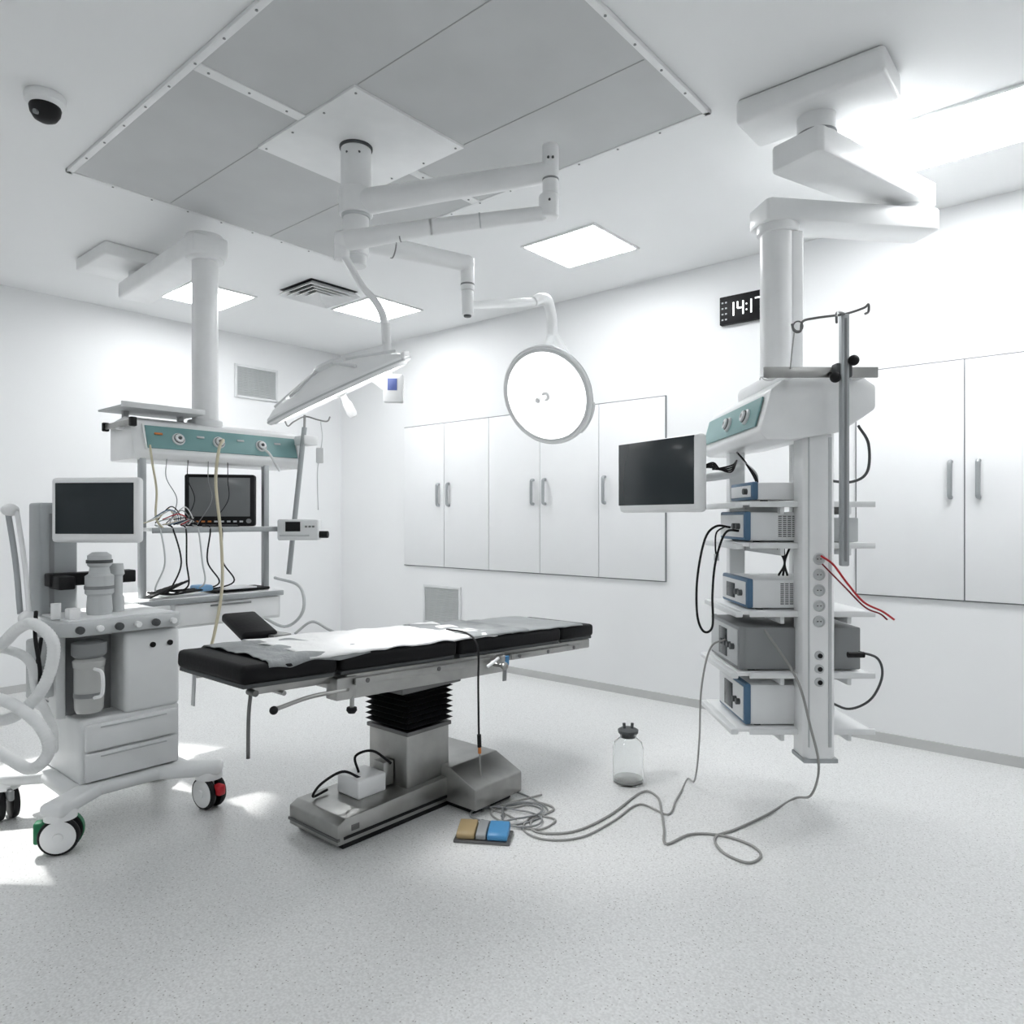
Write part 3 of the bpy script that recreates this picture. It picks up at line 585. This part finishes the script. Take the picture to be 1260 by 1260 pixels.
def device(nm,z0,z1,l0,l1,d0,d1,body,bez,scr=None,ventr=False,knobs=2):
    D=O(nm,((l0+l1)/2,(d0+d1)/2,z0),parent=R)
    bx(D,'case',l0+.02,l1,d0,d1,z0,z1,body,.006); 
    bx(D,'bezel',l0,l0+.03,d0-.004,d1+.004,z0-.0,z1+.004,bez,.008); bx(D,'fascia',l0-.004,l0+.01,d0+.014,d1-.014,z0+.014,z1-.012,OFFW if bez!=GREY else LGREY,.003)
    if scr: bx(D,'display',l0-.008,l0,d0+.16,d0+.28,z0+.03,z1-.03,SCREEN,.001)
    for i in range(knobs): cyl(D,'dial',(l0-.003,d0+.06+.05*i,(z0+z1)/2),(l0-.022,d0+.06+.05*i,(z0+z1)/2),.014,DGREY,n=20)
    n=int((z1-z0-.03)/.009)
    if ventr:
        bm=bmesh.new()
        for i in range(n):
            for j in range(9):
                bmesh.ops.create_cube(bm,size=1,matrix=Matrix.Translation((l0+.16+.021*j-(l0+l1)/2,d0-.001-(d0+d1)/2,.02+.009*i))@Matrix.Diagonal((.015,.002,.004,1)))
        fin(D,'side_vents',bm,DGREY,((l0+l1)/2,(d0+d1)/2,z0))
    for q in(d0+.03,d1-.03): bx(D,'foot',l0+.05,l0+.08,q-.01,q+.01,z0-.008,z0+.002,BLACK,.001)
device('camera_control_unit',1.481,1.56,1.09,1.33,3.25,3.56,WHITE,BLUE,None,False,1)
device('insufflator',1.296,1.425,1.05,1.40,3.23,3.6,OFFW,BLUE,None,True,2)
device('light_source',.991,1.12,1.06,1.42,3.23,3.6,OFFW,BLUE,True,True,2)
device('electrosurgical_generator',.716,.905,1.02,1.57,3.22,3.66,GREY,GREY,True,False,4)
device('suction_irrigation_pump',.466,.645,1.05,1.42,3.23,3.62,OFFW,BLUE,True,False,2)
bx(R,'vcr_deck',1.20,1.58,3.26,3.6,1.29,1.40,LGREY,.006)
tube(R,'black_loop',[(1.02,3.34,1.355),(.95,3.33,1.36),(.89,3.3,1.30),(.855,3.3,1.12),(.855,3.3,.95),(.885,3.3,.875),(.925,3.3,.90),(.925,3.3,1.05),(.94,3.3,1.2),(.985,3.3,1.33),(1.05,3.3,1.34)],.0055,BLACK)
tube(R,'camera_lead',[(1.0,3.35,1.36),(.955,3.34,1.33),(.95,3.34,1.26),(.955,3.34,1.22)],.004,BLACK); cyl(R,'camera_tip',(.955,3.34,1.23),(.955,3.34,1.20),.012,LGREY)
tube(R,'red_cable',[(1.335,3.09,1.235),(1.37,3.05,1.2),(1.43,3.05,1.12),(1.50,3.05,1.04),(1.58,3.05,1.0),(1.63,3.05,.965)],.0045,RED)
tube(R,'red_cable_tail',[(1.34,3.09,1.20),(1.41,3.04,1.11),(1.50,3.04,1.02),(1.57,3.05,.99),(1.6,3.05,.965)],.0035,mat('dark_red',(.20,.01,.02),.4))
tube(R,'black_hose',[(1.50,3.1,1.80),(1.545,3.1,1.72),(1.54,3.1,1.6),(1.47,3.1,1.555),(1.38,3.15,1.565)],.006,DGREY)
tube(R,'power_lead',[(1.55,3.2,.80),(1.61,3.15,.78),(1.63,3.15,.70),(1.58,3.15,.60),(1.5,3.18,.55),(1.43,3.22,.57)],.0055,DGREY); cyl(R,'power_plug',(1.47,3.13,.80),(1.54,3.13,.80),.013,BLACK)
for i in range(4): tube(R,'monitor_lead',[(1.1,3.5,1.68),(1.05,3.42,1.62+.01*i),(.99-.01*i,3.4,1.63),(.95,3.38,1.66-.008*i),(.9,3.4,1.64)],.004,BLACK)
for i in range(3): tube(R,'rear_lead',[(1.22,3.6,1.48),(1.2,3.5,1.6-.02*i),(1.13,3.45,1.66),(1.1,3.5,1.72)],.005,BLACK if i else LGREY)
for i in range(3): tube(R,'rear_lead',[(1.2+.03*i,3.24,1.27),(1.22,3.2,1.2),(1.2+.02*i,3.22,1.14)],.005,BLACK)
# monitor
ml=Vector((.60,3.85)); mr=Vector((.885,3.36)); mc=(ml+mr)/2; ma=math.atan2(mr.y-ml.y,mr.x-ml.x)
D=O('surgical_monitor',(mc.x,mc.y,1.615),parent=R,rot=(0,0,ma)); D.off=Vector((0,0,0))
box(D,'shell',(0.008,.0,-.004),(.60,.05,.37),WHITE,None,.022); box(D,'screen',(-.012,-.024,.012),(.56,.006,.325),SCREEN,None,.002); box(D,'rear',(.02,.04,0),(.4,.05,.25),OFFW,None,.015)
tube(R,'monitor_arm',[(.80,3.65,1.60),(.93,3.68,1.60),(1.1,3.62,1.62),(1.16,3.6,1.66)],.022,OFFW); cyl(R,'monitor_joint',(.93,3.68,1.56),(.93,3.68,1.66),.03,WHITE)

# ---------------- surgical lights ----------------
U=O('surgical_light',(-.764,3.504,CEIL-.03),survey=True); hx,hy=-.764,3.504
def vc(nm,z0,z1,r,m=WHITE,x=hx,y=hy,bev=.004): return cyl(U,nm,(x,y,z0),(x,y,z1),r,m,bev=bev)
vc('ceiling_flange',CEIL-.04,CEIL-.02,.080,DGREY); vc('column',2.98,CEIL-.03,.073); vc('hub_upper',2.88,3.0,.082); vc('hub_ring',2.865,2.885,.07,LGREY)
vc('hub_lower',2.68,2.87,.062); vc('hub_cap',2.63,2.69,.05,OFFW)
studs(U,'column_screws',[(hx-.03,hy-.068,3.16),(hx+.03,hy-.068,3.16)],.006,.006,DGREY,(0,-1,0))
def taper(nm,a,b_,r1,r2,m=WHITE): 
    sph(U,nm+'_end',a,r1*1.02,m); sph(U,nm+'_end',b_,r2*1.02,m); return cyl(U,nm,a,b_,r1,m,r2)
taper('arm_one',(hx,hy,2.94),(.165,3.2,2.945),.062,.045)
vc('joint_one',2.84,3.06,.036,WHITE,.172,3.19); vc('joint_one_ring',2.90,2.912,.037,GREY,.172,3.19); vc('joint_one_low',2.735,2.84,.045,WHITE,.165,3.19,.012)
studs(U,'joint_screws',[(.16,3.15,2.99),(.18,3.15,2.99),(.165,3.143,2.80)],.006,.008,DGREY,(0,-1,0))
taper('spring_arm_one',(.13,3.19,2.755),(-.36,3.2,2.70),.032,.036); taper('spring_arm_one_tail',(-.36,3.2,2.70),(-.755,3.22,2.645),.036,.045)
cyl(U,'arm_ring',(-.14,3.195,2.726),(-.146,3.195,2.7255),.0355,LGREY); cyl(U,'arm_ring',(-.50,3.21,2.68),(-.506,3.21,2.6795),.041,GREY)
vc('joint_two',2.56,2.68,.034,WHITE,-.765,3.22)
tube(U,'bow_one',[(-.765,3.22,2.60),(-.72,3.2,2.52),(-.66,3.17,2.42),(-.60,3.14,2.35),(-.56,3.12,2.27),(-.545,3.1,2.15)],.022,WHITE,n=14,flat=.7)
cyl(U,'bow_post',(-.545,3.1,2.24),(-.535,3.1,1.94),.018,WHITE)
# second arm
taper('arm_two',(hx,hy,2.76),(-.24,3.77,2.74),.05,.042); cyl(U,'arm_ring',(-.60,3.59,2.753),(-.594,3.593,2.7525),.050,GREY)
vc('joint_three',2.60,2.77,.036,WHITE,-.235,3.78); vc('joint_three_ring',2.625,2.637,.037,GREY,-.235,3.78); vc('joint_three_low',2.47,2.60,.032,WHITE,-.235,3.78,.01)
vc('joint_three_tip',2.46,2.475,.02,DGREY,-.235,3.78)
taper('spring_arm_two',(-.22,3.80,2.53),(.12,4.18,2.66),.022,.026)
tube(U,'bow_two',[(.12,4.18,2.66),(.17,4.24,2.70),(.215,4.30,2.70),(.24,4.36,2.62),(.245,4.40,2.52)],.032,WHITE,n=16)
tube(U,'yoke',[(.245,4.40,2.54),(.30,4.48,2.47),(.40,4.55,2.36),(.46,4.55,2.22),(.44,4.5,2.12)],.034,WHITE,n=14,flat=.6)
tube(U,'yoke_side',[(.245,4.40,2.54),(.22,4.50,2.44),(.24,4.58,2.30),(.28,4.54,2.2)],.024,WHITE,n=14)
def head(nm,c,nrm,R0,energy,H=1.0):
    c=Vector(c); nrm=Vector(nrm).normalized(); q=Vector((0,0,-1)).rotation_difference(nrm)
    hd=O(nm,c,parent=U); hd.e.rotation_mode='QUATERNION'; hd.e.rotation_quaternion=q; hd.off=Vector((0,0,0))
    k=R0/.30
    lathe(hd,'shell',[(0,.13*H),(.05*k,.128*H),(.12*k,.112*H),(.2*k,.08*H),(.27*k,.045*H),(.305*k,.012),(.308*k,-.006),(.30*k,-.014),(.285*k,-.010)],WHITE,(0,0,0),n=64)
    lathe(hd,'rim_stripe',[(.3085*k,-.004),(.3095*k,-.004),(.3095*k,.003),(.3075*k,.003)],LGREY,(0,0,0),n=64)
    lathe(hd,'lens_ring',[(.290*k,-.010),(.284*k,-.018),(.272*k,-.018),(.272*k,-.006)],OFFW,(0,0,0),n=64)
    lathe(hd,'lens',[(.274*k,-.012),(.15*k,-.014),(.035,-.016),(0,-.016)],LAMPM,(0,0,0),n=64)
    lathe(hd,'hub',[(.030,-.014),(.030,-.020),(.024,-.024),(0,-.024)],WHITE,(0,0,0)); 
    lathe(hd,'handle',[(.014,-.02),(.014,-.05),(.020,-.065),(.021,-.11),(.016,-.125),(0,-.128)],WHITE,(0,0,0))
    lathe(hd,'back_cap',[(.07,.105*H),(.07,.145*H),(.05,.16*H),(0,.162*H)],OFFW,(0,0,0))
    for t in range(6):
        a=t*math.pi/3; box(hd,'shell_rib',(.17*k*math.cos(a),.17*k*math.sin(a),.098*H),(.20*k,.012,.012),OFFW,(0,math.radians(19*H),a),.003)
    tube(hd,'rim_handle',[(R0*1.02*math.cos(t),R0*1.02*math.sin(t),.02 if 0<i<8 else .0) for i,t in enumerate([x*.09-.36 for x in range(9)])],.010,WHITE)
    ld=bpy.data.lights.new(nm+'_beam','SPOT'); ld.energy=energy; ld.spot_size=math.radians(60); ld.spot_blend=.6; ld.shadow_soft_size=.2
    lo=bpy.data.objects.new('beam_lamp',ld); bpy.context.collection.objects.link(lo); lo.parent=hd.e; lo.location=(0,0,-.17)
head('lamp_head',(.215,4.40,2.15),(-.50,-.78,-.38),.30,6)
head('lamp_head',(-.74,3.08,1.95),(.42,.225,-.90),.325,45,.8)
cyl(U,'head_pivot',(-.60,3.09,2.02),(-.535,3.1,1.97),.03,WHITE)
box(U,'control_box',(-.505,3.05,1.95),(.085,.04,.12),OFFW,(0,0,.1),.008); box(U,'control_display',(-.507,3.028,1.965),(.04,.004,.05),mat('lcd_blue',(.12,.16,.4),.3),(0,0,.1),.001)

# ---------------- camera, world, colour ----------------
cam=bpy.data.cameras.new('camera'); co=bpy.data.objects.new('camera',cam); bpy.context.collection.objects.link(co)
co.location=(0,0,1.4); co.rotation_euler=(math.pi/2,0,YAW); cam.lens=880/1260*36; cam.sensor_width=36; cam.shift_y=7/1260; cam.clip_start=.05
bpy.context.scene.camera=co
w=bpy.data.worlds.new('world'); bpy.context.scene.world=w; w.use_nodes=True
w.node_tree.nodes['Background'].inputs[0].default_value=(.9,.95,1,1); w.node_tree.nodes['Background'].inputs[1].default_value=.5
try:
    vs=bpy.context.scene.view_settings
    vs.view_transform='Standard'; vs.exposure=0.62; vs.gamma=1.0
except Exception as e: print(e)
